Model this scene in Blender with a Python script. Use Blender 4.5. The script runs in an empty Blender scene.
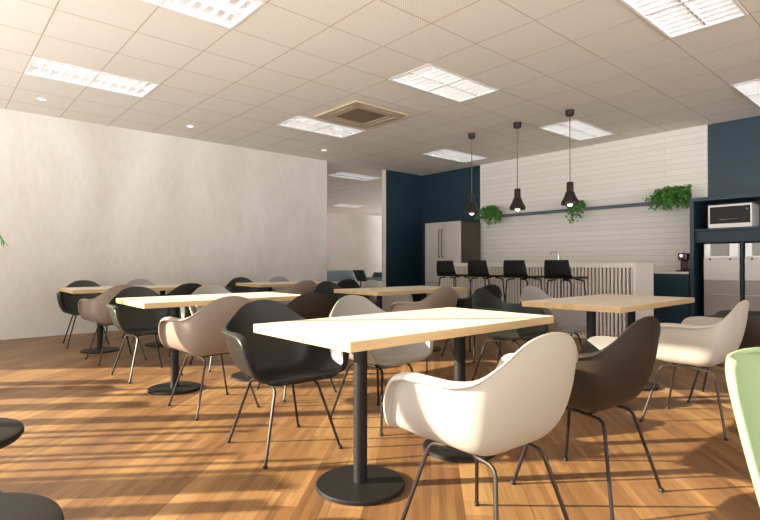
import bpy, bmesh, math, random
from mathutils import Vector, Matrix
random.seed(7)
S = bpy.context.scene
COL = S.collection
PI = math.pi

# ---------------------------------------------------------------- camera, world, sun, exposure
cam_d = bpy.data.cameras.new('camera'); cam = bpy.data.objects.new('camera', cam_d); COL.objects.link(cam)
cam_d.sensor_fit = 'HORIZONTAL'; cam_d.sensor_width = 36.0; cam_d.lens = 512.0/760*36.0
cam_d.clip_start = 0.05; cam_d.clip_end = 200
YAW = math.radians(48.62); PIT = math.atan(3.5/512)
cam.location = (0, 0, 1.0256); cam.rotation_euler = (PI/2+PIT, 0, YAW-PI/2)
S.camera = cam
w = bpy.data.worlds.new('daylight'); S.world = w; w.use_nodes = True
bg = w.node_tree.nodes['Background']; bg.inputs[1].default_value = 8.0
_n = w.node_tree.nodes; _l = w.node_tree.links
_tc = _n.new('ShaderNodeTexCoord'); _sx = _n.new('ShaderNodeSeparateXYZ'); _l.new(_tc.outputs['Generated'], _sx.inputs[0])
_rp = _n.new('ShaderNodeValToRGB'); _e = _rp.color_ramp.elements      # added glow below the horizon to light the ceiling, pale sky above
_e[0].position = 0.47; _e[0].color = (1.0, 1.0, 1.01, 1); _e[1].position = 0.53; _e[1].color = (0.33, 0.34, 0.355, 1)
_mr = _n.new('ShaderNodeMapRange'); _mr.inputs[1].default_value = -1; _mr.inputs[2].default_value = 1
_l.new(_sx.outputs[2], _mr.inputs[0]); _l.new(_mr.outputs[0], _rp.inputs[0]); _l.new(_rp.outputs[0], bg.inputs[0])
sun_d = bpy.data.lights.new('sun', 'SUN'); sun = bpy.data.objects.new('sun', sun_d); COL.objects.link(sun)
SUN_DIR = Vector((0.81, -0.58, -0.33))
sun_d.energy = 19.0; sun_d.angle = math.radians(0.5); sun_d.color = (1.0, 0.90, 0.70)
sun.rotation_euler = SUN_DIR.to_track_quat('-Z', 'Y').to_euler(); sun.location = (-8, 6, 5)
S.view_settings.view_transform = 'Standard'; S.view_settings.look = 'None'
S.view_settings.gamma = 1; S.view_settings.use_curve_mapping = False
S.view_settings.exposure = 0.0
S.cycles.max_bounces = 10; S.cycles.diffuse_bounces = 7; S.cycles.use_denoising = True
LAMP = 2.2

# ---------------------------------------------------------------- materials
def lin(c):
    return tuple(((v/255)/12.92 if v/255 <= 0.04045 else ((v/255+0.055)/1.055)**2.4) for v in c) + (1,)
def mat(name, rgb, rough=0.5, metal=0.0, var=0.0, scale=8.0, bump=0.0, bscale=60.0, stretch=(1,1,1), emit=0.0, coat=0.0, spec=0.5):
    m = bpy.data.materials.new(name); m.use_nodes = True
    nt = m.node_tree; N = nt.nodes; L = nt.links; b = N['Principled BSDF']
    b.inputs['Base Color'].default_value = lin(rgb); b.inputs['Roughness'].default_value = rough
    b.inputs['Metallic'].default_value = metal; b.inputs['Coat Weight'].default_value = coat; b.inputs['Specular IOR Level'].default_value = spec
    tc = N.new('ShaderNodeTexCoord'); mp = N.new('ShaderNodeMapping'); mp.inputs['Scale'].default_value = stretch
    L.new(tc.outputs['Object'], mp.inputs[0])
    if var:
        n = N.new('ShaderNodeTexNoise'); n.inputs['Scale'].default_value = scale; n.inputs['Detail'].default_value = 6
        L.new(mp.outputs[0], n.inputs['Vector'])
        r = N.new('ShaderNodeValToRGB'); r.color_ramp.elements[0].position = 0.3; r.color_ramp.elements[1].position = 0.7
        r.color_ramp.elements[0].color = lin([v*(1-var) for v in rgb]); r.color_ramp.elements[1].color = lin([min(255, v*(1+var)) for v in rgb])
        L.new(n.outputs['Fac'], r.inputs[0]); L.new(r.outputs[0], b.inputs['Base Color'])
    if bump:
        n2 = N.new('ShaderNodeTexNoise'); n2.inputs['Scale'].default_value = bscale; L.new(mp.outputs[0], n2.inputs['Vector'])
        bp = N.new('ShaderNodeBump'); bp.inputs['Strength'].default_value = bump; bp.inputs['Distance'].default_value = 0.01
        L.new(n2.outputs['Fac'], bp.inputs['Height']); L.new(bp.outputs[0], b.inputs['Normal'])
    if emit:
        b.inputs['Emission Color'].default_value = (1, 0.97, 0.92, 1); b.inputs['Emission Strength'].default_value = emit
    return m

def math_node(nt, op, a, b=None):
    n = nt.nodes.new('ShaderNodeMath'); n.operation = op
    for i, v in enumerate((a, b)):
        if v is None: continue
        if isinstance(v, (int, float)): n.inputs[i].default_value = v
        else: nt.links.new(v, n.inputs[i])
    return n.outputs[0]

def floor_mat():
    m = bpy.data.materials.new('oak_plank_floor'); m.use_nodes = True; nt = m.node_tree; N = nt.nodes; L = nt.links; b = N['Principled BSDF']
    tc = N.new('ShaderNodeTexCoord'); mp = N.new('ShaderNodeMapping'); mp.inputs['Rotation'].default_value = (0, 0, math.radians(-43))
    L.new(tc.outputs['Object'], mp.inputs[0])
    br = N.new('ShaderNodeTexBrick'); br.offset = 0.37; br.squash = 1
    br.inputs['Scale'].default_value = 1; br.inputs['Brick Width'].default_value = 1.3; br.inputs['Row Height'].default_value = 0.14
    br.inputs['Mortar Size'].default_value = 0.0015; br.inputs['Mortar Smooth'].default_value = 0.2; br.inputs['Bias'].default_value = 0
    br.inputs['Color1'].default_value = (0, 0, 0, 1); br.inputs['Color2'].default_value = (1, 1, 1, 1); br.inputs['Mortar'].default_value = (0.2, 0.2, 0.2, 1)
    L.new(mp.outputs[0], br.inputs['Vector'])
    # strips within each plank
    br2 = N.new('ShaderNodeTexBrick'); br2.offset = 0.43
    br2.inputs['Scale'].default_value = 1; br2.inputs['Brick Width'].default_value = 0.75; br2.inputs['Row Height'].default_value = 0.035
    br2.inputs['Mortar Size'].default_value = 0.0004; br2.inputs['Bias'].default_value = 0
    br2.inputs['Color1'].default_value = (0, 0, 0, 1); br2.inputs['Color2'].default_value = (1, 1, 1, 1); br2.inputs['Mortar'].default_value = (0.3, 0.3, 0.3, 1)
    L.new(mp.outputs[0], br2.inputs['Vector'])
    mp2 = N.new('ShaderNodeMapping'); mp2.inputs['Scale'].default_value = (1.2, 26, 1); L.new(mp.outputs[0], mp2.inputs[0])
    n = N.new('ShaderNodeTexNoise'); n.inputs['Scale'].default_value = 2.2; n.inputs['Detail'].default_value = 8; n.inputs['Roughness'].default_value = 0.62
    L.new(mp2.outputs[0], n.inputs['Vector'])
    v = math_node(nt, 'ADD', math_node(nt, 'MULTIPLY', br.outputs['Color'], 0.30), math_node(nt, 'MULTIPLY', br2.outputs['Color'], 0.20))
    v = math_node(nt, 'ADD', v, math_node(nt, 'MULTIPLY', n.outputs['Fac'], 0.50))
    r = N.new('ShaderNodeValToRGB'); e = r.color_ramp.elements
    e[0].position = 0.22; e[0].color = lin((98, 66, 40)); e[1].position = 0.80; e[1].color = lin((174, 135, 88))
    k = e.new(0.5); k.color = lin((134, 97, 59))
    L.new(v, r.inputs[0])
    mx = N.new('ShaderNodeMix'); mx.data_type = 'RGBA'; L.new(br.outputs['Fac'], mx.inputs[0]); L.new(r.outputs[0], mx.inputs[6]); mx.inputs[7].default_value = lin((100, 66, 42))
    L.new(mx.outputs[2], b.inputs['Base Color'])
    rr = N.new('ShaderNodeMapRange'); rr.inputs[3].default_value = 0.36; rr.inputs[4].default_value = 0.52
    L.new(n.outputs['Fac'], rr.inputs[0]); L.new(rr.outputs[0], b.inputs['Roughness'])
    bp = N.new('ShaderNodeBump'); bp.inputs['Strength'].default_value = 0.12; bp.inputs['Distance'].default_value = 0.003
    L.new(n.outputs['Fac'], bp.inputs['Height']); L.new(bp.outputs[0], b.inputs['Normal'])
    return m

def wood_mat(name, ca, cb, rough=0.45):
    m = bpy.data.materials.new(name); m.use_nodes = True; nt = m.node_tree; N = nt.nodes; L = nt.links; b = N['Principled BSDF']
    tc = N.new('ShaderNodeTexCoord'); mp = N.new('ShaderNodeMapping'); mp.inputs['Scale'].default_value = (1.5, 22, 22); L.new(tc.outputs['Object'], mp.inputs[0])
    n = N.new('ShaderNodeTexNoise'); n.inputs['Scale'].default_value = 2.0; n.inputs['Detail'].default_value = 7; L.new(mp.outputs[0], n.inputs['Vector'])
    br = N.new('ShaderNodeTexBrick'); br.inputs['Scale'].default_value = 1; br.inputs['Brick Width'].default_value = 0.42; br.inputs['Row Height'].default_value = 0.045
    br.inputs['Mortar Size'].default_value = 0.0; br.inputs['Color1'].default_value = (0, 0, 0, 1); br.inputs['Color2'].default_value = (1, 1, 1, 1)
    L.new(tc.outputs['Object'], br.inputs['Vector'])
    v = math_node(nt, 'ADD', math_node(nt, 'MULTIPLY', n.outputs['Fac'], 0.75), math_node(nt, 'MULTIPLY', br.outputs['Color'], 0.25))
    r = N.new('ShaderNodeValToRGB'); e = r.color_ramp.elements; e[0].position = 0.2; e[1].position = 0.8; e[0].color = lin(ca); e[1].color = lin(cb)
    L.new(v, r.inputs[0]); L.new(r.outputs[0], b.inputs['Base Color']); b.inputs['Roughness'].default_value = rough
    return m

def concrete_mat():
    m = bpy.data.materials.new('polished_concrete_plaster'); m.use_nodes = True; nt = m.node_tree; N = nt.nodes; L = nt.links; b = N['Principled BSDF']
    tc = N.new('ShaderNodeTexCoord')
    mp = N.new('ShaderNodeMapping'); mp.inputs['Scale'].default_value = (1.3, 1, 0.55); L.new(tc.outputs['Object'], mp.inputs[0])  # upright stretch puts soft patches of wall light into the concrete mottling
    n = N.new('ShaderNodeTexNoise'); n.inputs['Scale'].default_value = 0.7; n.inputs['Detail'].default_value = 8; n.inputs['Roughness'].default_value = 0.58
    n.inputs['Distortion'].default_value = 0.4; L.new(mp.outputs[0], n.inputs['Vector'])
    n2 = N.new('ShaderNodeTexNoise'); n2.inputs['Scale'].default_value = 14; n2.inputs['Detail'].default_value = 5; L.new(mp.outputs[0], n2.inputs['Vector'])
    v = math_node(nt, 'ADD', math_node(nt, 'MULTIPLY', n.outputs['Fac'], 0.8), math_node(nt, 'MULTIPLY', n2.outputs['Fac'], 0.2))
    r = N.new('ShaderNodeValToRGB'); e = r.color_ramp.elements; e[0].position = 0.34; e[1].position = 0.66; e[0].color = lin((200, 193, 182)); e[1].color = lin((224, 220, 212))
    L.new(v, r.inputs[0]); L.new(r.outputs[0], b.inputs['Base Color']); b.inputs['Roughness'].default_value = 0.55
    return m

def ceiling_mat():
    m = bpy.data.materials.new('perforated_ceiling_tile'); m.use_nodes = True; nt = m.node_tree; N = nt.nodes; L = nt.links; b = N['Principled BSDF']
    tc = N.new('ShaderNodeTexCoord'); sx = N.new('ShaderNodeSeparateXYZ'); L.new(tc.outputs['Object'], sx.inputs[0])
    P = 0.025
    def tri(o): return math_node(nt, 'SINE', math_node(nt, 'MULTIPLY', o, 2*PI/P))
    v = math_node(nt, 'MULTIPLY', tri(sx.outputs[0]), tri(sx.outputs[1]))
    d = math_node(nt, 'GREATER_THAN', v, 0.45)
    mx = N.new('ShaderNodeMix'); mx.data_type = 'RGBA'; L.new(math_node(nt, 'MULTIPLY', d, 0.55), mx.inputs[0])
    mx.inputs[6].default_value = lin((234, 229, 218)); mx.inputs[7].default_value = lin((170, 156, 138))
    L.new(mx.outputs[2], b.inputs['Base Color']); b.inputs['Roughness'].default_value = 0.9
    return m

def tile_mat():
    m = bpy.data.materials.new('white_ribbed_wall_tile'); m.use_nodes = True; nt = m.node_tree; N = nt.nodes; L = nt.links; b = N['Principled BSDF']
    tc = N.new('ShaderNodeTexCoord'); sx = N.new('ShaderNodeSeparateXYZ'); L.new(tc.outputs['Object'], sx.inputs[0])
    cb = N.new('ShaderNodeCombineXYZ'); L.new(sx.outputs[1], cb.inputs[0]); L.new(sx.outputs[2], cb.inputs[1])
    br = N.new('ShaderNodeTexBrick'); br.offset = 0.5; br.inputs['Scale'].default_value = 1
    br.inputs['Brick Width'].default_value = 3.1; br.inputs['Row Height'].default_value = 0.0889
    br.inputs['Mortar Size'].default_value = 0.004; br.inputs['Mortar Smooth'].default_value = 0.5
    br.inputs['Color1'].default_value = lin((216, 211, 200)); br.inputs['Color2'].default_value = lin((224, 219, 209)); br.inputs['Mortar'].default_value = lin((190, 182, 170))
    L.new(cb.outputs[0], br.inputs['Vector']); L.new(br.outputs['Color'], b.inputs['Base Color']); b.inputs['Roughness'].default_value = 0.4
    rib = math_node(nt, 'SINE', math_node(nt, 'MULTIPLY', sx.outputs[1], 2*PI/0.03))
    h = math_node(nt, 'SUBTRACT', math_node(nt, 'MULTIPLY', rib, 0.2), math_node(nt, 'MULTIPLY', br.outputs['Fac'], 1.0))
    bp = N.new('ShaderNodeBump'); bp.inputs['Strength'].default_value = 0.35; bp.inputs['Distance'].default_value = 0.006
    L.new(h, bp.inputs['Height']); L.new(bp.outputs[0], b.inputs['Normal'])
    return m

M = dict(
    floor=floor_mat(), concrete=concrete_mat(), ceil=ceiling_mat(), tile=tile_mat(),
    grid=mat('ceiling_grid_bar', (182, 166, 144), 0.6),
    white=mat('white_paint', (222, 216, 206), 0.6), farwall=mat('warm_plaster', (176, 168, 158), 0.8, var=0.03, scale=2),
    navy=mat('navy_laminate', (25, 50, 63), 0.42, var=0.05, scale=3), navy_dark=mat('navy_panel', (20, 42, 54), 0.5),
    top=wood_mat('pale_maple', (216, 203, 180), (232, 222, 204)), edge=wood_mat('maple_edge', (184, 154, 108), (210, 180, 134), 0.6),
    black_metal=mat('black_powder_coat', (30, 28, 27), 0.5, 0.2, bump=0.05, spec=0.35), leg=mat('dark_bronze_steel', (74, 66, 60), 0.35, 0.8),
    leg_black=mat('black_steel_tube', (30, 27, 25), 0.42, 0.4),
    sh_white=mat('white_moulded_plastic', (176, 169, 158), 0.5, bump=0.02), sh_grey=mat('light_grey_moulded_plastic', (158, 155, 149), 0.45, bump=0.02),
    sh_taupe=mat('taupe_moulded_plastic', (142, 127, 114), 0.45, bump=0.02), sh_brown=mat('dark_brown_moulded_plastic', (42, 34, 28), 0.45, bump=0.02, spec=0.35),
    sh_black=mat('charcoal_moulded_plastic', (34, 33, 31), 0.36, bump=0.02, spec=0.4), sh_green=mat('pale_green_moulded_plastic', (146, 170, 126), 0.5, bump=0.02),
    sh_olive=mat('dark_olive_moulded_plastic', (43, 45, 40), 0.42, bump=0.02, spec=0.4),
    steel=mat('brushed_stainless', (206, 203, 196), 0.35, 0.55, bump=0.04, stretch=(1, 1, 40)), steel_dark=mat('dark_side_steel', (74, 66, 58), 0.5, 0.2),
    handle=mat('handle_steel', (92, 86, 80), 0.3, 0.9),
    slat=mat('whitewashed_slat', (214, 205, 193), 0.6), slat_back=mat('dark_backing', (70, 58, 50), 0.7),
    counter=mat('cream_stone', (222, 214, 202), 0.35, var=0.02, scale=20),
    stool=mat('black_stool_shell', (22, 19, 18), 0.6, spec=0.25), pendant=mat('dark_bronze_shade', (50, 43, 37), 0.45, 0.4), cord=mat('grey_cord', (100, 92, 84), 0.6),
    bulb=mat('lamp_glass', (255, 245, 225), 0.3, emit=2.2), tube=mat('light_tube', (255, 255, 255), 0.3, emit=LAMP),
    louver=mat('white_reflector', (240, 240, 240), 0.3), ac=mat('beige_plastic', (186, 167, 142), 0.5), ac_dark=mat('grille_brown', (128, 110, 90), 0.6),
    spot=mat('spot_lens', (255, 255, 255), 0.3, emit=1.6),
    leaf=mat('green_leaf', (72, 122, 48), 0.45, var=0.35, scale=30), soil=mat('potting_soil', (48, 36, 28), 0.9), pot=mat('dark_pot', (60, 62, 60), 0.6),
    shelf=mat('slate_blue_board', (78, 92, 104), 0.5), mw_white=mat('white_enamel', (225, 220, 214), 0.35), mw_glass=mat('smoked_glass', (26, 20, 17), 0.35, spec=0.2),
    grey_panel=mat('grey_glossy_panel', (126, 120, 112), 0.25, 0.2), grey_lower=mat('taupe_grey_front', (142, 132, 122), 0.35, 0.3), dark_hole=mat('shadow_gap_black', (14, 16, 18), 0.8),
    maroon=mat('maroon_gloss', (88, 20, 24), 0.25), chrome=mat('chrome', (200, 200, 200), 0.15, 1.0), coffee_black=mat('coffee_black', (24, 18, 18), 0.4),
    teal=mat('teal_fabric', (74, 104, 108), 0.9, var=0.08, scale=20), bluegrey=mat('blue_grey_fabric', (118, 140, 148), 0.9, var=0.08, scale=20),
    dark_wood=mat('dark_stained_wood', (30, 27, 24), 0.65, spec=0.25, var=0.12, scale=6, stretch=(1, 8, 1)), frame=mat('anodised_frame', (90, 88, 84), 0.5, 0.4),
    appl=mat('silver_white_panel', (196, 190, 180), 0.35, 0.1),
    tan=mat('tan_console', (178, 160, 140), 0.7),
)

# ---------------------------------------------------------------- mesh helpers
def box(bm, x0, x1, y0, y1, z0, z1, bev=0.0):
    r = bmesh.ops.create_cube(bm, size=1)
    vs = r['verts']
    for v in vs:
        v.co = Vector((x0 if v.co.x < 0 else x1, y0 if v.co.y < 0 else y1, z0 if v.co.z < 0 else z1))
    if bev:
        es = list({e for v in vs for e in v.link_edges})
        bmesh.ops.bevel(bm, geom=es, offset=bev, segments=2, affect='EDGES', profile=0.6)
def nbox(*a, **k):
    bm = bmesh.new(); box(bm, *a, **k); return bm
def lathe(bm, prof, n=32, c=(0, 0), cap=True):
    rings = []
    for r, z in prof:
        rings.append([bm.verts.new((c[0]+r*math.cos(2*PI*i/n), c[1]+r*math.sin(2*PI*i/n), z)) for i in range(n)])
    for a, b in zip(rings, rings[1:]):
        for i in range(n): bm.faces.new((a[i], a[(i+1) % n], b[(i+1) % n], b[i]))
    if cap:
        bm.faces.new(rings[0][::-1]); bm.faces.new(rings[-1])
def cr(p, k=4, closed=False):
    out = []; n = len(p)
    for i in range(n if closed else n-1):
        a = p[(i-1) % n] if closed or i > 0 else p[0]; b = p[i]; c = p[(i+1) % n]; d = p[(i+2) % n] if closed or i+2 < n else p[-1]
        for j in range(k):
            t = j/k
            out.append(0.5*((2*b)+(c-a)*t+(2*a-5*b+4*c-d)*t*t+(3*b-a-3*c+d)*t**3))
    if not closed: out.append(p[-1].copy())
    return out
def fillet(p, r=0.04, k=5):
    p = [Vector(q) for q in p]; out = [p[0]]
    for a, b, c in zip(p, p[1:], p[2:]):
        u = (a-b).normalized(); v = (c-b).normalized(); s = b+u*r; e = b+v*r
        for j in range(k+1):
            t = j/k; out.append(s*(1-t)**2+b*2*t*(1-t)+e*t*t)
    out.append(p[-1]); return out
def tube(bm, pts, r, n=10, r1=None):
    pts = [Vector(q) for q in pts]; r1 = r if r1 is None else r1
    d = (pts[1]-pts[0]).normalized(); ref = Vector((0, 0, 1)) if abs(d.z) < 0.9 else Vector((1, 0, 0)); nrm = d.cross(ref).normalized()
    rings = []
    for i, p in enumerate(pts):
        t = ((pts[min(i+1, len(pts)-1)]-pts[max(i-1, 0)])).normalized()
        nrm = (nrm-t*nrm.dot(t)).normalized(); bi = t.cross(nrm); rr = r+(r1-r)*i/(len(pts)-1)
        rings.append([bm.verts.new(p+nrm*rr*math.cos(2*PI*k/n)+bi*rr*math.sin(2*PI*k/n)) for k in range(n)])
    for a, b in zip(rings, rings[1:]):
        for i in range(n): bm.faces.new((a[i], a[(i+1) % n], b[(i+1) % n], b[i]))
    bm.faces.new(rings[0][::-1]); bm.faces.new(rings[-1])
def obj(name, bm, m, parent=None, smooth=False, loc=None):
    bmesh.ops.recalc_face_normals(bm, faces=bm.faces)
    me = bpy.data.meshes.new(name); bm.to_mesh(me); bm.free()
    if isinstance(m, (list, tuple)):
        for q in m: me.materials.append(q)
    else: me.materials.append(m)
    if smooth:
        for p in me.polygons: p.use_smooth = True
        try: me.set_sharp_from_angle(angle=math.radians(40))
        except Exception: pass
    o = bpy.data.objects.new(name, me); COL.objects.link(o)
    if parent: o.parent = parent
    if loc: o.location = loc
    return o
def tag(o, label, cat, group=None):
    o['label'] = label; o['category'] = cat
    if group: o['group'] = group
    return o
def thing(name, label, cat, loc=(0, 0, 0), rz=0, group=None):
    o = bpy.data.objects.new(name, None); o.empty_display_size = 0.1; COL.objects.link(o)
    o.location = loc; o.rotation_euler = (0, 0, rz)
    return tag(o, label, cat, group)
def struct(name, bm, m, parent=None, smooth=False):
    o = obj(name, bm, m, parent, smooth); o['kind'] = 'structure'; return o
def kids(o): return [c for c in bpy.data.objects if c.parent == o]
def dup(o, loc=None, rz=None, label=None, parent=None):
    c = o.copy(); COL.objects.link(c); c.parent = parent
    if loc is not None: c.location = loc
    if rz is not None: c.rotation_euler = (0, 0, rz)
    if label: c['label'] = label
    for k in kids(o): dup(k, parent=c)
    return c

# ---------------------------------------------------------------- room shell
H = 3.112; T = 0.625
def gx(i): return (i+4.2234)*T
def gy(j): return (j+5.85)*T
YC = 8.52; XK = 8.78; XW = -2.0; YB = -7.5; YF = 17.2; XF = 18.0
struct('floor', nbox(XW-0.1, XF, YB, YF+0.2, -0.1, 0), M['floor'])
LIGHTS = [(-3, 4), (-3, 0), (2, 0), (2, 4), (2, -4), (-3, -4), (7, -4), (7, 0), (7, 4), (7, 9), (13, 17)]
holes = {(i+a, j) for i, j in LIGHTS for a in (0, 1)}
bm = bmesh.new()
xs = [XW-0.1]+[gx(i) for i in range(-40, 60) if XW-0.05 < gx(i) < XF-0.01]+[XF]
ys = [YB]+[gy(j) for j in range(-40, 60) if YB+0.05 < gy(j) < YF-0.01]+[YF]
vv = {}
def V(x, y):
    k = (round(x, 4), round(y, 4))
    if k not in vv: vv[k] = bm.verts.new((x, y, H))
    return vv[k]
for x0, x1 in zip(xs, xs[1:]):
    for y0, y1 in zip(ys, ys[1:]):
        i = math.floor(((x0+x1)/2)/T-4.2234); j = math.floor(((y0+y1)/2)/T-5.85)
        if (i, j) in holes: continue
        bm.faces.new((V(x0, y0), V(x0, y1), V(x1, y1), V(x1, y0)))
struct('ceiling', bm, M['ceil'])
bm = bmesh.new()
def bars(lo, hi, cells, fixed, axis):
    # grid bars are interrupted inside light fittings
    t = 0.0045
    for a, b in zip(cells, cells[1:]):
        m_ = (a+b)/2
        if axis == 'x':
            j = math.floor(m_/T-5.85); i = round(fixed/T-4.2234)
            if (i-1, j) in holes and (i, j) in holes and any((i-1, j) == (p, q) for p, q in LIGHTS): continue
            box(bm, fixed-t, fixed+t, a, b, H-0.0012, H)
        else:
            box(bm, a, b, fixed-t, fixed+t, H-0.0012, H)
for x in xs[1:-1]: bars(0, 0, ys, x, 'x')
for y in ys[1:-1]: bars(0, 0, xs, y, 'y')
struct('trim_1', bm, M['grid'])
struct('ceiling_2', nbox(XW-0.1, XF, YB, YF+0.2, H+0.2, H+0.3), M['white'])
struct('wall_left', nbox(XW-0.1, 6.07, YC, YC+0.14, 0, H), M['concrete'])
struct('wall_back', nbox(7.62, 8.95, 8.46, 8.54, 0, H), M['navy'])
struct('trim_2', nbox(7.595, 7.62, 8.445, 8.55, 0, H), M['white'])
struct('wall_right', nbox(XK, XK+0.15, YB, 8.46, 0, H), M['navy'])
struct('wall_right_tiles', nbox(XK-0.03, XK, 2.51, 6.69, 0, H), M['tile']).name = 'wall_kitchen'
struct('trim_3', nbox(XK-0.036, XK, 6.69, 6.72, 0, H), M['white'])
struct('wall_far', nbox(5.0, XF, YF, YF+0.15, 0, H), M['farwall'])
struct('wall_far_left', nbox(4.9, 5.0, YC+0.14, YF, 0, H), M['farwall'])
struct('trim_4', nbox(14.55, 14.95, 16.0, 16.4, 0, H), M['farwall'])
# window wall beside the camera: sill, head, and mullioned windows
struct('wall_rear', nbox(XW-0.1, XK, YB-.1, YB, 2.9, H), M['white'])
for k_ in range(6): struct('trim_%d' % (6+k_), nbox(XW+k_*2.1, XW+k_*2.1+.1, YB-.1, YB, 0, 2.9), M['frame'])
struct('wall_window_head', nbox(XW-0.1, XW, YB, YC, 2.80, H), M['white'])
struct('wall_window_sill', nbox(XW-0.1, XW, YB, YC, 0, 0.12), M['white'])
MUL = [(YB, YB+.08), (-5.8, -5.72), (-3.8, -3.72), (-1.9, -1.82), (-.5, -.42), (.9, .98), (2.2, 2.28), (3.56, 3.66), (4.645, 4.675), (5.77, 5.87), (7.98, YC)]
for k, ((a0, a1), (b0, b1)) in enumerate(zip(MUL, MUL[1:])):
    bm = bmesh.new()
    box(bm, XW-0.08, XW-0.02, a0, a1, 0.12, 2.8)
    if k == len(MUL)-2: box(bm, XW-0.08, XW-0.02, b0, b1, 0.12, 2.8)
    box(bm, XW-0.08, XW-0.02, a1, b0, 0.12, 0.17); box(bm, XW-0.08, XW-0.02, a1, b0, 2.75, 2.8)
    struct('window_%d' % (k+1), bm, M['frame'])
# unseen upright boards added outside the windows to cast the floor stripes
bm = bmesh.new()
for a0, a1 in ((7.156, 7.354), (6.84, 6.97), (6.63, 6.71), (6.20, 6.41), (5.78, 5.86), (5.57, 5.61), (5.45, 5.48), (5.27, 5.30), (5.08, 5.11), (4.99, 5.02), (4.84, 4.86), (4.436, 4.655), (4.20, 4.316), (3.9, 3.95), (3.3, 3.45), (2.6, 2.7)):
    box(bm, XW-.14, XW-.11, a0, a1, 0, 1.42+.12*math.sin(a0*7))
box(bm, XW-.14, XW-.11, 2.0, 7.5, 0, .1)
struct('trim_5', bm, M['frame'])

# ---------------------------------------------------------------- ceiling fittings
def make_light():
    t = thing('ceiling_light', '', 'ceiling light', (0, 0, H), 0, 'recessed louvre ceiling lights')
    Wd, Dp = 2*T, T
    bm = bmesh.new(); e = 0.03
    box(bm, 0.006, Wd-0.006, 0.006, e, -0.008, 0.004); box(bm, 0.006, Wd-0.006, Dp-e, Dp-0.006, -0.008, 0.004)
    box(bm, 0.006, e, e, Dp-e, -0.008, 0.004); box(bm, Wd-e, Wd-0.006, e, Dp-e, -0.008, 0.004)
    obj('frame', bm, M['louver'], t)
    bm = bmesh.new()
    box(bm, e-0.004, Wd-e+0.004, e-0.004, Dp-e+0.004, 0.10, 0.11)
    box(bm, e-0.006, e, e-0.004, Dp-e+0.004, 0.004, 0.10); box(bm, Wd-e, Wd-e+0.006, e-0.004, Dp-e+0.004, 0.004, 0.10)
    box(bm, e, Wd-e, e-0.006, e, 0.004, 0.10); box(bm, e, Wd-e, Dp-e, Dp-e+0.006, 0.004, 0.10)
    obj('reflector', bm, M['louver'], t)
    bm = bmesh.new()
    for i in range(1, 12): x = e+(Wd-2*e)*i/12; box(bm, x-0.002, x+0.002, e, Dp-e, 0.0, 0.045)
    for yy in (Dp/2-0.012, Dp/2+0.008): box(bm, e, Wd-e, yy, yy+0.004, -0.002, 0.05)
    box(bm, Wd/2-0.012, Wd/2+0.012, e, Dp-e, -0.003, 0.045)
    obj('louver', bm, M['louver'], t)
    for yy in (Dp*0.27, Dp*0.73):
        bm = bmesh.new(); tube(bm, [(e+0.02, yy, 0.072), (Wd-e-0.02, yy, 0.072)], 0.013, 10)
        obj('light_tube', bm, M['tube'], t, True)
    return t
LL = ['bright louvre ceiling light at the far left, nearest the concrete wall', 'bright louvre ceiling light cut by the top left picture edge',
      'louvre ceiling light in the middle of the ceiling, right of the air conditioner', 'louvre ceiling light beside the square air conditioner cassette',
      'large louvre ceiling light cut by the top edge at upper right', 'louvre ceiling light above and left behind the camera',
      'louvre ceiling light at the far right edge in front of the navy wall', 'louvre ceiling light behind the right hand pendant cord',
      'louvre ceiling light near the navy corner, above the fridge', 'louvre ceiling light just beyond the gap past the concrete wall',
      'farthest louvre ceiling light, deep in the room beyond the gap']
L0 = make_light()
for n, ((i, j), lb) in enumerate(zip(LIGHTS, LL)):
    if n in (5,): continue
    o = L0 if n == 0 else dup(L0)
    o.location = (gx(i), gy(j), H); o['label'] = lb
t = thing('air_conditioner', 'square beige air conditioner cassette set in the ceiling', 'air conditioner', (4.52, 5.53, H-.006))
bm = bmesh.new(); h_ = 0.465; q = 0.27
for a in ((-h_, h_, -h_, -q), (-h_, h_, q, h_), (-h_, -q, -q, q), (q, h_, -q, q)): box(bm, *a, -0.03, 0.0, bev=0.004)
obj('housing', bm, M['ac'], t)
bm = bmesh.new(); box(bm, -q, q, -q, q, -0.012, 0.0)
for k in range(12): y_ = -q+0.02+k*(2*q-0.04)/11.5; box(bm, -q+0.012, q-0.012, y_, y_+0.022, -0.026, -0.014)
obj('grille', bm, M['ac_dark'], t)
bm = bmesh.new()
for s in (-1, 1):
    box(bm, -q, q, min(s*0.36, s*0.40), max(s*0.36, s*0.40), -0.036, -0.029); box(bm, min(s*0.36, s*0.40), max(s*0.36, s*0.40), -q, q, -0.036, -0.029)
obj('flap', bm, M['ac'], t)
d0 = thing('downlight', '', 'downlight', (0, 0, H), 0, 'small round downlights by the concrete wall')
bm = bmesh.new(); lathe(bm, [(0.045, 0), (0.06, -0.002), (0.06, -0.008), (0.045, -0.010), (0.043, -0.004)], 24, cap=False); obj('rim', bm, M['louver'], d0, True)
bm = bmesh.new(); lathe(bm, [(0.044, -0.003), (0.03, -0.007)], 24); obj('lens', bm, M['spot'], d0, True)
for n, (i, j, lb) in enumerate(((-2.52, 6.46, 'small round downlight at left, under the far left louvre light'), (0.52, 6.51, 'small round downlight in the middle above the concrete wall'),
                                (4.48, 6.52, 'small round downlight near the right end of the concrete wall'))):
    o = d0 if n == 0 else dup(d0); o.location = (gx(i), gy(j), H); o['label'] = lb

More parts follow.
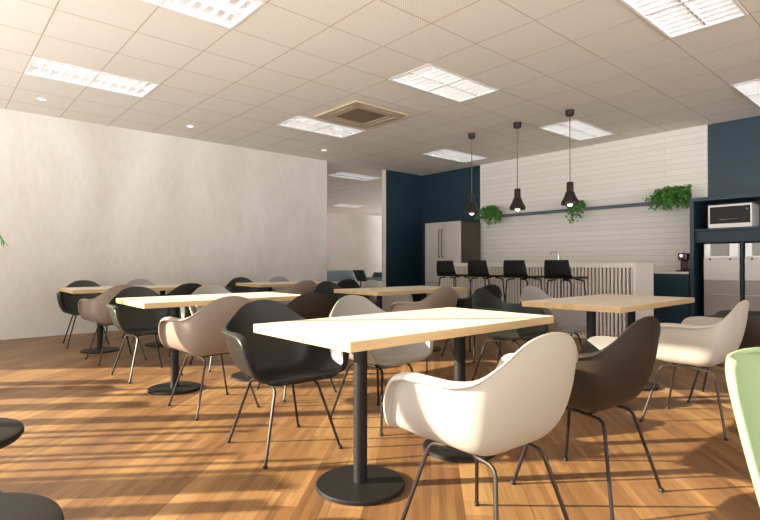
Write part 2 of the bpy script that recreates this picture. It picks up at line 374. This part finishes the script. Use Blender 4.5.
# ---------------------------------------------------------------- tables
def make_table():
    t = thing('dining_table', '', 'table', (0, 0, 0), 0, 'maple topped canteen tables')
    bm = bmesh.new(); box(bm, -0.705, 0.705, -0.37, 0.37, 0.70, 0.74, bev=0.003)
    for f in bm.faces: f.material_index = 0 if abs(f.normal.z) > 0.5 else 1
    obj('tabletop', bm, [M['top'], M['edge']], t)
    for x in (-0.355, 0.355):
        bm = bmesh.new(); lathe(bm, [(0.032, 0.02), (0.032, 0.69)], 24); obj('column', bm, M['black_metal'], t, True)
        bm = bmesh.new(); lathe(bm, [(0.20, 0.0), (0.205, 0.003), (0.205, 0.014), (0.20, 0.019), (0.04, 0.022)], 48); obj('base', bm, M['black_metal'], t, True)
        bm = bmesh.new(); box(bm, x-0.1, x+0.1, -0.1, 0.1, 0.69, 0.70); pl = obj('mounting_plate', bm, M['black_metal'], t)
    for o in kids(t):
        if o.name.startswith(('column', 'base')): pass
    return t
TABS = [('A', 1.855, 1.84, 'pale maple table in the foreground, nearest the camera'), ('D', 4.09, 1.84, 'maple table at right in front of the slatted bar, in shade'),
        ('B', 1.865, 4.25, 'pale maple table in the second row at left, taupe chair pulled up'), ('C', 4.09, 4.25, 'maple table in the centre behind the nearest table'),
        ('E', 1.865, 6.68, 'maple table at far left by the concrete wall'), ('F', 4.09, 6.68, 'farthest maple table, near the right end of the concrete wall')]
t0 = make_table()
cols = [o for o in kids(t0) if o.name.startswith(('column', 'base'))]
for n, o in enumerate(sorted(cols, key=lambda o: o.name)):
    o.location.x = -0.355 if o.name.endswith(('column', 'base')) else 0.355
for n, (k_, x, y, lb) in enumerate(TABS):
    o = t0 if n == 0 else dup(t0); o.location = (x, y, 0); o['label'] = lb

# ---------------------------------------------------------------- shell armchairs
RIM = [(0, .245, .408), (.12, .246, .410), (.200, .238, .420), (.248, .220, .455), (.266, .200, .515), (.278, .176, .580), (.286, .140, .640), (.290, .07, .660),
       (.289, -.02, .661), (.284, -.12, .662), (.255, -.19, .676), (.196, -.234, .722), (.112, -.263, .784), (0, -.275, .806)]
BAS = [(0, .215, .446), (.12, .212, .446), (.174, .198, .436), (.200, .170, .418), (.214, .13, .402), (.220, .09, .398), (.223, .05, .396), (.223, .0, .396),
       (.222, -.07, .396), (.217, -.128, .396), (.196, -.170, .398), (.145, -.190, .400), (.07, -.196, .404), (0, -.198, .406)]
FL = [0, .0, .004, .020, .034, .042, .040, .034, .030, .026, .018, .012, .010, .010]
def shell_bm():
    def full(a): return [Vector(p) for p in a]+[Vector((-p[0], p[1], p[2])) for p in a[-2:0:-1]]
    rim = cr(full(RIM), 4, True); bas = cr(full(BAS), 4, True); fl = cr([Vector((f, 0, 0)) for f in FL+FL[-2:0:-1]], 4, True)
    n = len(rim); C = Vector((0, -0.01, 0.402)); rows = []
    for f in (0.12, 0.3, 0.5):
        rows.append([C.lerp(b, f)-Vector((0, 0, 0.002)) for b in bas])
    for k in range(1, 13):
        t = k/12; row = []
        for r, b in zip(rim, bas):
            s = C.lerp(b, 0.5); c = b.lerp(Vector((r.x, r.y, b.z)), 0.55); row.append(s*(1-t)**2+c*2*t*(1-t)+r*t*t)
        rows.append(row)
    for k in (1, 2, 3):
        a = k/3*PI*0.5; row = []
        for i, (r, f) in enumerate(zip(rim, fl)):
            tan = (rim[(i+1) % n]-rim[i-1]); out = Vector((r.x, r.y*0.6, 0)).normalized(); out = (out-tan.normalized()*out.dot(tan.normalized())).normalized()
            row.append(r+out*f.x*math.sin(a)-Vector((0, 0, 1))*f.x*0.75*(1-math.cos(a))+Vector((0, 0, 0.002)))
        rows.append(row)
    bm = bmesh.new(); R = [[bm.verts.new(p) for p in row] for row in rows]; c = bm.verts.new(C-Vector((0, 0, 0.002)))
    for i in range(n): bm.faces.new((c, R[0][i], R[0][(i+1) % n]))
    for a, b in zip(R, R[1:]):
        for i in range(n): bm.faces.new((a[i], b[i], b[(i+1) % n], a[(i+1) % n]))
    return bm
shell_obj0 = {}
def make_armchair(shm, legm):
    t = thing('armchair', '', 'chair', (0, 0, 0), 0, 'moulded shell armchairs round the tables')
    bm = shell_bm(); bmesh.ops.recalc_face_normals(bm, faces=bm.faces)
    s = obj('shell', bm, shm, t, True)
    for p in s.data.polygons: p.use_smooth = True
    so = s.modifiers.new('thickness', 'SOLIDIFY'); so.thickness = 0.009; so.offset = -1; so.use_even_offset = False
    for sx in (-1, 1):
        for sy in (-1, 1):
            bm = bmesh.new()
            tube(bm, fillet([(sx*.225, sy*.235, 0.006), (sx*.128, sy*.150, .366), (sx*.118, 0, .380)], 0.035), 0.0078, 8)
            lg = obj('leg', bm, legm, t, True)
            bm = bmesh.new(); lathe(bm, [(0.0115, 0), (0.0115, 0.012), (0.009, 0.016)], 12, (sx*.2255, sy*.2355)); obj('foot_cap', bm, M['black_metal'], lg, True)
    for sy in (-1, 1):
        bm = bmesh.new(); tube(bm, [(-.125, sy*.085, .374), (-.09, sy*.085, .386), (.09, sy*.085, .386), (.125, sy*.085, .374)], 0.0065, 8); obj('crossbar', bm, legm, t, True)
    for sx, sy in ((-1, -1), (-1, 1), (1, -1), (1, 1)):
        bm = bmesh.new(); lathe(bm, [(0.014, 0.380), (0.014, 0.395)], 12, (sx*.085, sy*.085)); obj('mount', bm, M['black_metal'], t, True)
    return t
CH = {k: make_armchair(M['sh_'+k], M['leg'] if k in ('white', 'taupe') else M['leg_black']) for k in ('white', 'grey', 'taupe', 'brown', 'black', 'olive')}
used = set()
# table, side (-1 near / +1 far), slot (-1 left / +1 right), colour, twist, dx, dy, label
SEATS = [
 ('A', -1, -1, 'white', -3, .015, .0, 'white shell armchair in the foreground, nearest the camera'),
 ('A', -1, 1, 'brown', -2, .045, -.0, 'dark brown shell armchair right of the nearest white one'),
 ('A', 1, -1, 'black', -3, .01, -.01, 'charcoal shell armchair at the left end of the nearest table'),
 ('A', 1, 1, 'grey', 4, .02, .0, 'light grey shell armchair on the far side of the nearest table'),
 ('D', -1, -1, 'white', 0, -.035, .0, 'white shell armchair at right, near side of the shaded table'),
 ('D', -1, 1, 'brown', 5, .0, -.02, 'dark brown armchair at right edge, half behind a white armchair'),
 ('D', 1, -1, 'olive', 8, .0, .02, 'dark olive grey armchair between the nearest table and the bar'),
 ('D', 1, 1, 'grey', -3, .0, .0, 'light grey armchair behind the shaded table, before the slats'),
 ('B', -1, -1, 'taupe', 2, .03, .0, 'taupe shell armchair with sunlit side, second row at left'),
 ('B', -1, 1, 'brown', -4, .0, .0, 'dark brown armchair back behind the left corner of the nearest table'),
 ('B', 1, -1, 'olive', 3, .0, .0, 'dark olive armchair under the left end of the second row table'),
 ('B', 1, 1, 'grey', 0, .0, .0, 'light grey armchair top showing behind the second row table'),
 ('C', -1, -1, 'taupe', 0, .0, .0, 'taupe armchair in the centre, behind the nearest tabletop'),
 ('C', -1, 1, 'black', -4, .02, .0, 'black armchair in the centre, right of the taupe one, below the bar stools'),
 ('C', 1, -1, 'olive', 3, .0, .0, 'dark grey armchair at the left end of the centre table'),
 ('C', 1, 1, 'grey', 0, .0, .0, 'pale grey armchair top below the gap in the wall'),
 ('E', -1, -1, 'taupe', 2, .0, .0, 'mauve taupe armchair at the far left table, near side'),
 ('E', -1, 1, 'black', -4, .0, .0, 'black armchair near the right end of the far left table'),
 ('E', 1, -1, 'olive', -5, .0, .0, 'dark olive armchair farthest left, against the concrete wall'),
 ('E', 1, 1, 'grey', 0, .0, .0, 'pale grey armchair behind the far left table, mostly hidden'),
 ('F', -1, -1, 'taupe', 2, .0, .0, 'taupe armchair at the farthest table, near side'),
 ('F', -1, 1, 'black', -4, .0, .0, 'black armchair below the gap, right of the farthest table'),
 ('F', 1, -1, 'olive', -5, .0, .0, 'dark olive armchair at the left end of the farthest table'),
 ('F', 1, 1, 'grey', 0, .0, .0, 'pale grey armchair behind the farthest table, against the concrete wall'),
]
TC = {k: (x, y) for k, x, y, _ in TABS}
for tb, sd, sl, c, tw, dx, dy, lb in SEATS:
    o = CH[c] if c not in used else dup(CH[c]); used.add(c)
    x, y = TC[tb]
    o.location = (x+sl*0.36+dx, y+sd*0.70+dy, 0); o.rotation_euler = (0, 0, (0 if sd < 0 else PI)+math.radians(tw)); o['label'] = lb

# green side chair at the right picture edge
t = thing('side_chair', 'pale green shell chair cut by the right picture edge', 'chair', (1.375, .095, 0), PI+.06)
bm = bmesh.new(); rows = []
PR = [(.235, .425, .20), (.21, .44, .215), (.12, .432, .22), (.0, .425, .21), (-.10, .43, .195), (-.155, .46, .175), (-.185, .52, .168), (-.205, .60, .178), (-.222, .68, .190), (-.236, .75, .196), (-.244, .79, .192), (-.247, .812, .17), (-.248, .822, .12)]
pp = cr([Vector(p) for p in PR], 3)
for yy, zz, hw in pp:
    up = max(0, min(1, (zz-0.43)/0.1)); row = []
    for k in range(17):
        u = -1+2*k/16; row.append(bm.verts.new((u*hw, yy+up*0.035*u*u, zz+(1-up)*0.02*abs(u)**3)))
    rows.append(row)
for a, b in zip(rows, rows[1:]):
    for i in range(16): bm.faces.new((a[i], a[i+1], b[i+1], b[i]))
s = obj('shell', bm, M['sh_green'], t, True); so = s.modifiers.new('thickness', 'SOLIDIFY'); so.thickness = 0.012; so.offset = 0
for sx in (-1, 1):
    for sy in (-1, 1):
        bm = bmesh.new(); tube(bm, fillet([(sx*.21, sy*.21, 0.0), (sx*.13, sy*.13, .39), (0, sy*.10, .40)], .03), .008, 8); obj('leg', bm, M['leg'], t, True)

# dark round stools at the left picture edge
def make_stool():
    t = thing('round_stool', '', 'stool', (0, 0, 0), 0, 'dark round stools at the left edge')
    bm = bmesh.new(); lathe(bm, [(0.02, .405), (.19, .405), (.232, .418), (.242, .432), (.238, .445), (.215, .451), (.10, .449), (.02, .448)], 48); obj('seat', bm, M['dark_wood'], t, True)
    for a in range(4):
        c, s_ = math.cos(PI/4+a*PI/2), math.sin(PI/4+a*PI/2)
        bm = bmesh.new(); tube(bm, [(c*.215, s_*.215, 0), (c*.15, s_*.15, .406)], .012, 12, .02); obj('leg', bm, M['dark_wood'], t, True)
    bm = bmesh.new(); tube(bm, [(.128, .128, .2)]+[(.182*math.cos(PI/4+k*PI/12), .182*math.sin(PI/4+k*PI/12), .2) for k in range(1, 24)], .006, 8); obj('footring', bm, M['black_metal'], t, True)
    return t
st = make_stool()
for n, (x, y, lb) in enumerate(((-.0, 1.42, 'dark round stool in the bottom left corner, nearest the camera'), (.02, 2.25, 'dark round stool at left edge, behind the corner one'))):
    o = st if n == 0 else dup(st); o.location = (x, y, 0); o['label'] = lb

# ---------------------------------------------------------------- bar island, stools
X0 = 6.75; Y0 = 2.73; Y1 = 6.05
t = thing('bar_island', 'long bar island with whitewashed vertical slats and cream top', 'kitchen island', (X0, Y0, 0))
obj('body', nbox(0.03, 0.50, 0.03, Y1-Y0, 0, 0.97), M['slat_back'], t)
bm = bmesh.new(); yy = 0.04
while yy < Y1-Y0-0.02: box(bm, -0.01, 0.03, yy, yy+0.027, 0.05, 0.97); yy += 0.0505
obj('slat_front', bm, M['slat'], t)
obj('countertop', nbox(-0.03, 0.55, 0.032, Y1-Y0+0.02, 0.97, 1.035, bev=0.004), M['counter'], t)
obj('end_panel', nbox(-0.03, 0.55, 0.0, 0.03, 0.0, 1.035, bev=0.003), M['counter'], t)
obj('plinth', nbox(0.0, 0.03, 0.03, Y1-Y0, 0, 0.05), M['slat'], t)
t = thing('faucet', 'small curved chrome tap on the bar top behind the fourth stool', 'tap', (7.20, 4.06, 1.035))
bm = bmesh.new(); lathe(bm, [(.022, 0), (.022, .02), (.014, .03)], 16); obj('base', bm, M['chrome'], t, True)
bm = bmesh.new(); tube(bm, fillet([(0, 0, .01), (0, 0, .17), (0, .13, .17), (0, .13, .12)], .05, 7), .009, 10); obj('spout', bm, M['chrome'], t, True)
bm = bmesh.new(); tube(bm, [(0, 0, .05), (.05, -.02, .08)], .006, 8); obj('lever', bm, M['chrome'], t, True)

def make_barstool():
    t = thing('bar_stool', '', 'bar stool', (0, 0, 0), 0, 'black bar stools lined up at the bar')
    bm = bmesh.new(); rows = []
    for zz, xo, hw in ((.848, .0, .195), (.90, -.018, .188), (.97, -.032, .178), (1.04, -.042, .168), (1.072, -.045, .160)):
        rows.append([bm.verts.new((xo-.018*(1-(k/6-1)**2), hw*(k/6-1), zz)) for k in range(13)])
    for a, b in zip(rows, rows[1:]):
        for i in range(12): bm.faces.new((a[i], a[i+1], b[i+1], b[i]))
    s = obj('backrest', bm, M['stool'], t, True); so = s.modifiers.new('thickness', 'SOLIDIFY'); so.thickness = 0.014; so.offset = 1
    obj('seat', nbox(-.015, .40, -.20, .20, .825, .85, bev=.008), M['stool'], t)
    for sx, sy in ((0, -1), (0, 1), (1, -1), (1, 1)):
        bm = bmesh.new(); xa = .02 if sx == 0 else .36; xb = -.05 if sx == 0 else .42
        tube(bm, fillet([(xb, sy*.20, 0), (xa, sy*.165, .80), (xa, sy*.05, .812)], .04), .010, 8, .010); obj('leg', bm, M['leg_black'], t, True)
    bm = bmesh.new(); z_ = .28; p = [(-.025, -.185, z_), (-.025, .185, z_), (.40, .185, z_), (.40, -.185, z_), (-.025, -.185, z_)]
    for a, b in zip(p, p[1:]): tube(bm, [a, b], .008, 8)
    obj('footrest', bm, M['leg_black'], t, True)
    return t
bs = make_barstool()
for n, (y, lb) in enumerate(((5.37, 'leftmost black bar stool, in front of the fridge'), (4.74, 'black bar stool second from the left at the bar'),
                             (4.10, 'black bar stool third from the left at the bar'), (3.46, 'rightmost black bar stool, in front of the tap'))):
    o = bs if n == 0 else dup(bs); o.location = (6.14, y, 0); o['label'] = lb

# ---------------------------------------------------------------- pendants
def make_pendant():
    t = thing('pendant_lamp', '', 'pendant lamp', (0, 0, 1.81), 0, 'dark pendant lamps over the bar')
    top = H-1.81
    bm = bmesh.new(); lathe(bm, [(.045, top-.085), (.062, top-.07), (.066, top-.02), (.066, top-.001)], 24); obj('canopy', bm, M['pendant'], t, True)
    bm = bmesh.new(); tube(bm, [(0, 0, .33), (0, 0, top-.08)], .0065, 8); obj('cord', bm, M['cord'], t, True)
    bm = bmesh.new(); lathe(bm, [(.012, .325), (.044, .322), (.052, .312), (.053, .195), (.066, .180), (.080, .145), (.098, .105), (.126, .065), (.133, .045), (.130, .012), (.126, .014), (.128, .045), (.092, .10), (.070, .15), (.046, .19), (.04, .29)], 36, cap=False)
    obj('lamp_shade', bm, M['pendant'], t, True)
    bm = bmesh.new(); lathe(bm, [(.001, -.012), (.028, -.004), (.042, .02), (.040, .05), (.022, .085), (.018, .11)], 20); obj('bulb', bm, M['bulb'], t, True)
    return t
pd = make_pendant()
for n, (y, lb) in enumerate(((5.185, 'leftmost dark pendant lamp, in front of the navy corner'), (4.335, 'middle one of the three dark pendant lamps over the bar'),
                             (3.507, 'rightmost dark pendant lamp, hanging by the middle trailing plant'))):
    o = pd if n == 0 else dup(pd); o.location = (6.53, y, 1.81); o.scale = (.88, .88, 1); o['label'] = lb

# ---------------------------------------------------------------- fridge
t = thing('refrigerator', 'tall stainless two door refrigerator against the navy wall', 'refrigerator', (8.0, 6.66, 0))
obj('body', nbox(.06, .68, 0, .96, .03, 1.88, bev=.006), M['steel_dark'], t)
for k, (a, b) in enumerate(((.004, .478), (.484, .956))):
    d = obj('door', nbox(0, .055, a, b, .62, 1.885, bev=.008), M['steel'], t)
    hy = .44 if k == 0 else .522
    bm = bmesh.new(); tube(bm, fillet([(0, hy, 1.15), (-.045, hy, 1.17), (-.05, hy, 1.45), (-.045, hy, 1.72), (0, hy, 1.74)], .02, 4), .012, 8); obj('handle', bm, M['handle'], d, True)
d = obj('drawer', nbox(0, .055, .004, .956, .06, .612, bev=.008), M['steel'], t)
bm = bmesh.new(); tube(bm, fillet([(0, .2, .52), (-.045, .2, .52), (-.045, .76, .52), (0, .76, .52)], .02, 4), .012, 8); obj('handle', bm, M['handle'], d, True)

# ---------------------------------------------------------------- wall units
t = thing('base_cabinet', 'low navy cabinet unit between the bar end and the tall cabinet', 'cabinet', (8.17, 2.58, 0))
obj('body', nbox(.02, .575, 0, 3.95, .08, .875), M['navy'], t)
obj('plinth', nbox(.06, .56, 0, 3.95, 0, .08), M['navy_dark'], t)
for k in range(6): obj('door', nbox(0, .02, .005+k*.658, .653+k*.658, .09, .870, bev=.002), M['navy'], t)
c = obj('countertop', nbox(8.15, 8.745, 2.58, 6.53, .875, .905, bev=.003), M['counter']); tag(c, 'cream worktop on the low navy cabinets, under the tiled wall', 'worktop')

tt = thing('tall_cabinet', 'tall navy open cabinet at right holding the microwave', 'cabinet', (8.15, 1.2, 0))
D_ = .62; yr = 1.37
obj('side_panel', nbox(0, D_, 1.31, 1.36, 0, 1.955, bev=.002), M['navy'], tt)
obj('side_panel', nbox(0, D_, 0.0, .05, 0, 1.955, bev=.002), M['navy'], tt)
obj('top_panel', nbox(0, D_, .05, 1.31, 1.905, 1.955, bev=.002), M['navy'], tt)
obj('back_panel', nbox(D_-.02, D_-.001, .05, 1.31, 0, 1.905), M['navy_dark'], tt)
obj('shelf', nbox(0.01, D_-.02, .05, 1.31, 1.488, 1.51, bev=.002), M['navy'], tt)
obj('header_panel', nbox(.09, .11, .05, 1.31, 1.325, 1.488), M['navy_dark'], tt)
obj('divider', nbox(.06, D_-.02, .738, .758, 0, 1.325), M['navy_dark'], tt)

t = thing('microwave_oven', 'white microwave oven on the shelf of the tall navy cabinet', 'microwave', (8.20, 1.835, 1.51)); t.scale = (1, .93, 1)
obj('body', nbox(.03, .40, 0, .545, .01, .325, bev=.006), M['mw_white'], t)
bm = bmesh.new(); box(bm, 0, .03, 0, .545, .01, .065); box(bm, 0, .03, 0, .545, .30, .325); box(bm, 0, .03, 0, .018, .065, .30); box(bm, 0, .03, .527, .545, .065, .30)
obj('front_frame', bm, M['mw_white'], t)
d = obj('door', nbox(.008, .03, .10, .527, .065, .30), M['mw_glass'], t)
bm = bmesh.new(); tube(bm, fillet([(.008, .16, .12), (-.02, .16, .12), (-.02, .40, .12), (.008, .40, .12)], .012, 3), .009, 8); obj('handle', bm, M['chrome'], d, True)
cp = obj('control_panel', nbox(.008, .03, .018, .098, .065, .30), M['mw_glass'], t)
bm = bmesh.new(); tube(bm, [(.008, .058, .25), (-.006, .058, .25)], .014, 16); obj('knob', bm, M['handle'], cp, True)

def make_vend():
    t = thing('appliance', '', 'appliance', (0, 0, 0), 0, 'silver appliances in the tall navy cabinet')
    W = .425
    obj('body', nbox(.03, .45, 0, W, .02, 1.30, bev=.004), M['steel'], t)
    obj('upper_panel', nbox(.01, .032, .12, .33, 1.13, 1.295, bev=.003), M['grey_panel'], t)
    obj('side_strip', nbox(.0, .03, .338, W-.01, 1.12, 1.30, bev=.003), M['steel'], t)
    obj('side_strip', nbox(.0, .03, .01, .112, 1.12, 1.30, bev=.003), M['steel'], t)
    obj('middle_panel', nbox(.0, .03, 0.004, W-.004, .80, 1.108, bev=.003), M['appl'], t)
    for y_ in (.10, .34):
        bm = bmesh.new(); tube(bm, [(0, y_, 1.085), (-.03, y_, 1.085)], .011, 12); obj('knob', bm, M['coffee_black'], t, True)
    obj('door', nbox(.0, .03, .004, W-.004, .60, .792, bev=.003), M['grey_lower'], t)
    obj('door', nbox(.0, .03, .004, W-.004, .05, .59, bev=.003), M['grey_lower'], t)
    return t
v = make_vend(); v.location = (8.22, 1.985, 0); v['label'] = 'silver appliance under the microwave, left one of two'
v2 = dup(v); v2.location = (8.22, 1.50, 0); v2['label'] = 'silver appliance at the right picture edge, right one of two'

t = thing('coffee_machine', 'small maroon coffee machine on the worktop beside the tall cabinet', 'coffee machine', (8.40, 2.66, .905))
obj('body', nbox(.10, .26, .01, .14, .02, .27, bev=.015), M['maroon'], t)
obj('brew_head', nbox(-.02, .14, .01, .14, .17, .275, bev=.02), M['maroon'], t)
bm = bmesh.new(); tube(bm, [(-.03, .085, .235), (0, .085, .235)], .022, 20); obj('front_badge', bm, M['chrome'], t, True)
bm = bmesh.new(); tube(bm, [(.03, .075, .135), (.03, .075, .18)], .014, 12); obj('spout', bm, M['coffee_black'], t, True)
obj('drip_tray', nbox(-.06, .27, 0, .15, 0, .022, bev=.004), M['coffee_black'], t)
bm = bmesh.new(); tube(bm, [(.02, .075, .27), (.10, .075, .30)], .009, 8); obj('lever', bm, M['chrome'], t, True)

# wall shelf and trailing plants
s = obj('wall_shelf', nbox(8.53, 8.75, 2.57, 6.66, 1.965, 2.0, bev=.002), M['shelf']); tag(s, 'long thin slate blue shelf along the white tiled wall', 'shelf')
def plant(label, y, half, ztop, zbot, n, xc=8.58):
    t = thing('trailing_plant', label, 'plant', (xc, y, 2.0), 0, 'trailing plants on the wall shelf')
    hw = min(half*.55, .22)
    bm = bmesh.new(); box(bm, -.035, .10, -hw, hw, 0, .085, bev=.006); obj('pot', bm, M['pot'], t)
    obj('soil', nbox(-.028, .093, -hw+.007, hw-.007, .08, .088), M['soil'], t)
    stems = bmesh.new(); lv = bmesh.new()
    ns = max(10, int(n/14))
    for k in range(ns):
        y0 = random.uniform(-hw, hw)*.9; a = random.uniform(-1, 1); end_y = max(-half, min(half, y0+a*half*.75))
        if y < 3: end_y = max(end_y, 2.68-y); y0 = max(y0, 2.68-y)
        fr = random.random()**.8; drop = random.uniform(.3, 1)*(zbot-2.0)*(1-.55*abs(end_y/half)**2)
        if random.random() < .4: drop = random.uniform(-.05, .07)
        pts = cr([Vector((.02, y0, .085)), Vector((-.03-.05*fr, (y0*2+end_y)/3, random.uniform(.11, ztop-2.0))), Vector((-.08-.07*fr, (y0+2*end_y)/3, .06)), Vector((-.085-.06*fr, end_y, drop))], 5)
        tube(stems, pts, .0022, 5)
        for p in pts[2:]:
            for q in range(3):
                sz = random.uniform(.028, .046); o_ = p+Vector((random.uniform(-.03, .02), random.uniform(-.035, .035), random.uniform(-.03, .03)))
                o_.x = min(o_.x, .13)
                if y < 3 and o_.y+y < 2.62 and o_.z < .06: continue
                rot = Matrix.Rotation(random.uniform(0, 2*PI), 3, 'Z') @ Matrix.Rotation(random.uniform(-.2, 1.3), 3, 'Y') @ Matrix.Rotation(random.uniform(-.6, .6), 3, 'X')
                sh = [(0, 0, 0), (.35, .38, .05), (.8, .42, .0), (1.35, 0, -.18), (.8, -.42, .0), (.35, -.38, .05)]
                ctr = lv.verts.new(o_+rot @ Vector((.6*sz, 0, -.06*sz))); vs = [lv.verts.new(o_+rot @ (Vector(v_)*sz)) for v_ in sh]
                for i in range(6): lv.faces.new((ctr, vs[i], vs[(i+1) % 6]))
    obj('stems', stems, M['leaf'], t); f = obj('foliage', lv, M['leaf'], t)
    return t
plant('trailing green plant at the left end of the shelf, beside the navy wall', 6.30, .33, 2.19, 1.76, 340)
plant('small trailing green plant in the middle of the shelf, by the right pendant', 4.45, .15, 2.10, 1.70, 200)
plant('widest trailing green plant, at the right end of the shelf', 2.90, .37, 2.20, 1.84, 460)

# leafy plant beyond the left picture edge: only a leaf tip shows
t = thing('potted_palm', 'feathery palm whose leaf tip pokes in at the left picture edge', 'plant', (.165, 5.25, 0))
bm = bmesh.new(); lathe(bm, [(.12, 0), (.15, .02), (.17, .34), (.155, .34), (.15, .30)], 32); obj('pot', bm, M['pot'], t, True)
bm = bmesh.new(); lathe(bm, [(.02, .31), (.149, .305)], 24); obj('soil', bm, M['soil'], t)
st_ = bmesh.new(); lv = bmesh.new()
for k in range(9):
    a = 2*PI*k/9-.72; R_ = .37 if k == 0 else random.uniform(.2, .28) ; hz = 1.22 if k == 0 else random.uniform(1.0, 1.35)
    c, s_ = math.cos(a), math.sin(a)
    pts = cr([Vector((0, 0, .30)), Vector((c*.06, s_*.06, .8)), Vector((c*R_*.6, s_*R_*.6, hz+.07)), Vector((c*R_, s_*R_, hz-.02))], 7)
    tube(st_, pts, .004, 5)
    for i, p in enumerate(pts[8:]):
        dn = (pts[min(8+i+1, len(pts)-1)]-pts[7+i]).normalized()
        for sg in (-1, 1):
            side = dn.cross(Vector((0, 0, 1))).normalized()*sg; L_ = .13*(1-i/20); e_ = p+(side*.8+dn*.7).normalized()*L_-Vector((0, 0, .03)); w_ = dn*.007
            q = [lv.verts.new(v_) for v_ in (p-w_, p+w_, p.lerp(e_, .5)+w_*1.2+Vector((0, 0, .006)), e_, p.lerp(e_, .5)-w_*1.2+Vector((0, 0, .006)))]; lv.faces.new(q)
obj('stems', st_, M['leaf'], t); obj('foliage', lv, M['leaf'], t)

# ---------------------------------------------------------------- lounge beyond the gap
def at_px(px, Y):
    a = YAW-math.atan((px-380)/512); return Y/math.tan(a)
Y_ = 13.2; xa, xb = at_px(324, Y_), at_px(352, Y_)
t = thing('sofa', 'blue grey sofa in the lounge beyond the gap', 'sofa', (xa, Y_, 0)); W = xb-xa
obj('seat', nbox(0, W, .1, .85, .12, .44, bev=.04), M['bluegrey'], t); obj('backrest', nbox(0, W, -.08, .14, .12, .80, bev=.05), M['bluegrey'], t)
obj('arm', nbox(-.12, .02, -.05, .85, .12, .60, bev=.04), M['bluegrey'], t); obj('arm', nbox(W-.02, W+.12, -.05, .85, .12, .60, bev=.04), M['bluegrey'], t)
for x in (0.05, W-.05):
    for y in (.0, .78): obj('leg', nbox(x-.02, x+.02, y-.02, y+.02, 0, .13), M['dark_wood'], t)
Y_ = 12.3; xa, xb = at_px(362, Y_), at_px(384, Y_)
t = thing('chaise_lounge', 'teal chaise lounge beyond the gap, right of the sofa', 'chaise lounge', (xa, Y_, 0)); W = xb-xa
bm = bmesh.new(); P_ = [(.02, .82), (.09, .82), (.2, .58), (.9*W, .58), (W, .74), (W, .60), (.9*W, .46), (.22, .46)]
a = [bm.verts.new((x, 0, z)) for x, z in P_]; b = [bm.verts.new((x, .5, z)) for x, z in P_]
bm.faces.new(a); bm.faces.new(b[::-1])
for i in range(len(P_)): j = (i+1) % len(P_); bm.faces.new((a[i], a[j], b[j], b[i]))
obj('seat', bm, M['teal'], t)
for x in (.3, W-.25):
    for y in (.08, .42): bm = bmesh.new(); tube(bm, [(x, y, 0), (x, y, .48)], .02, 8); obj('leg', bm, M['dark_wood'], t)
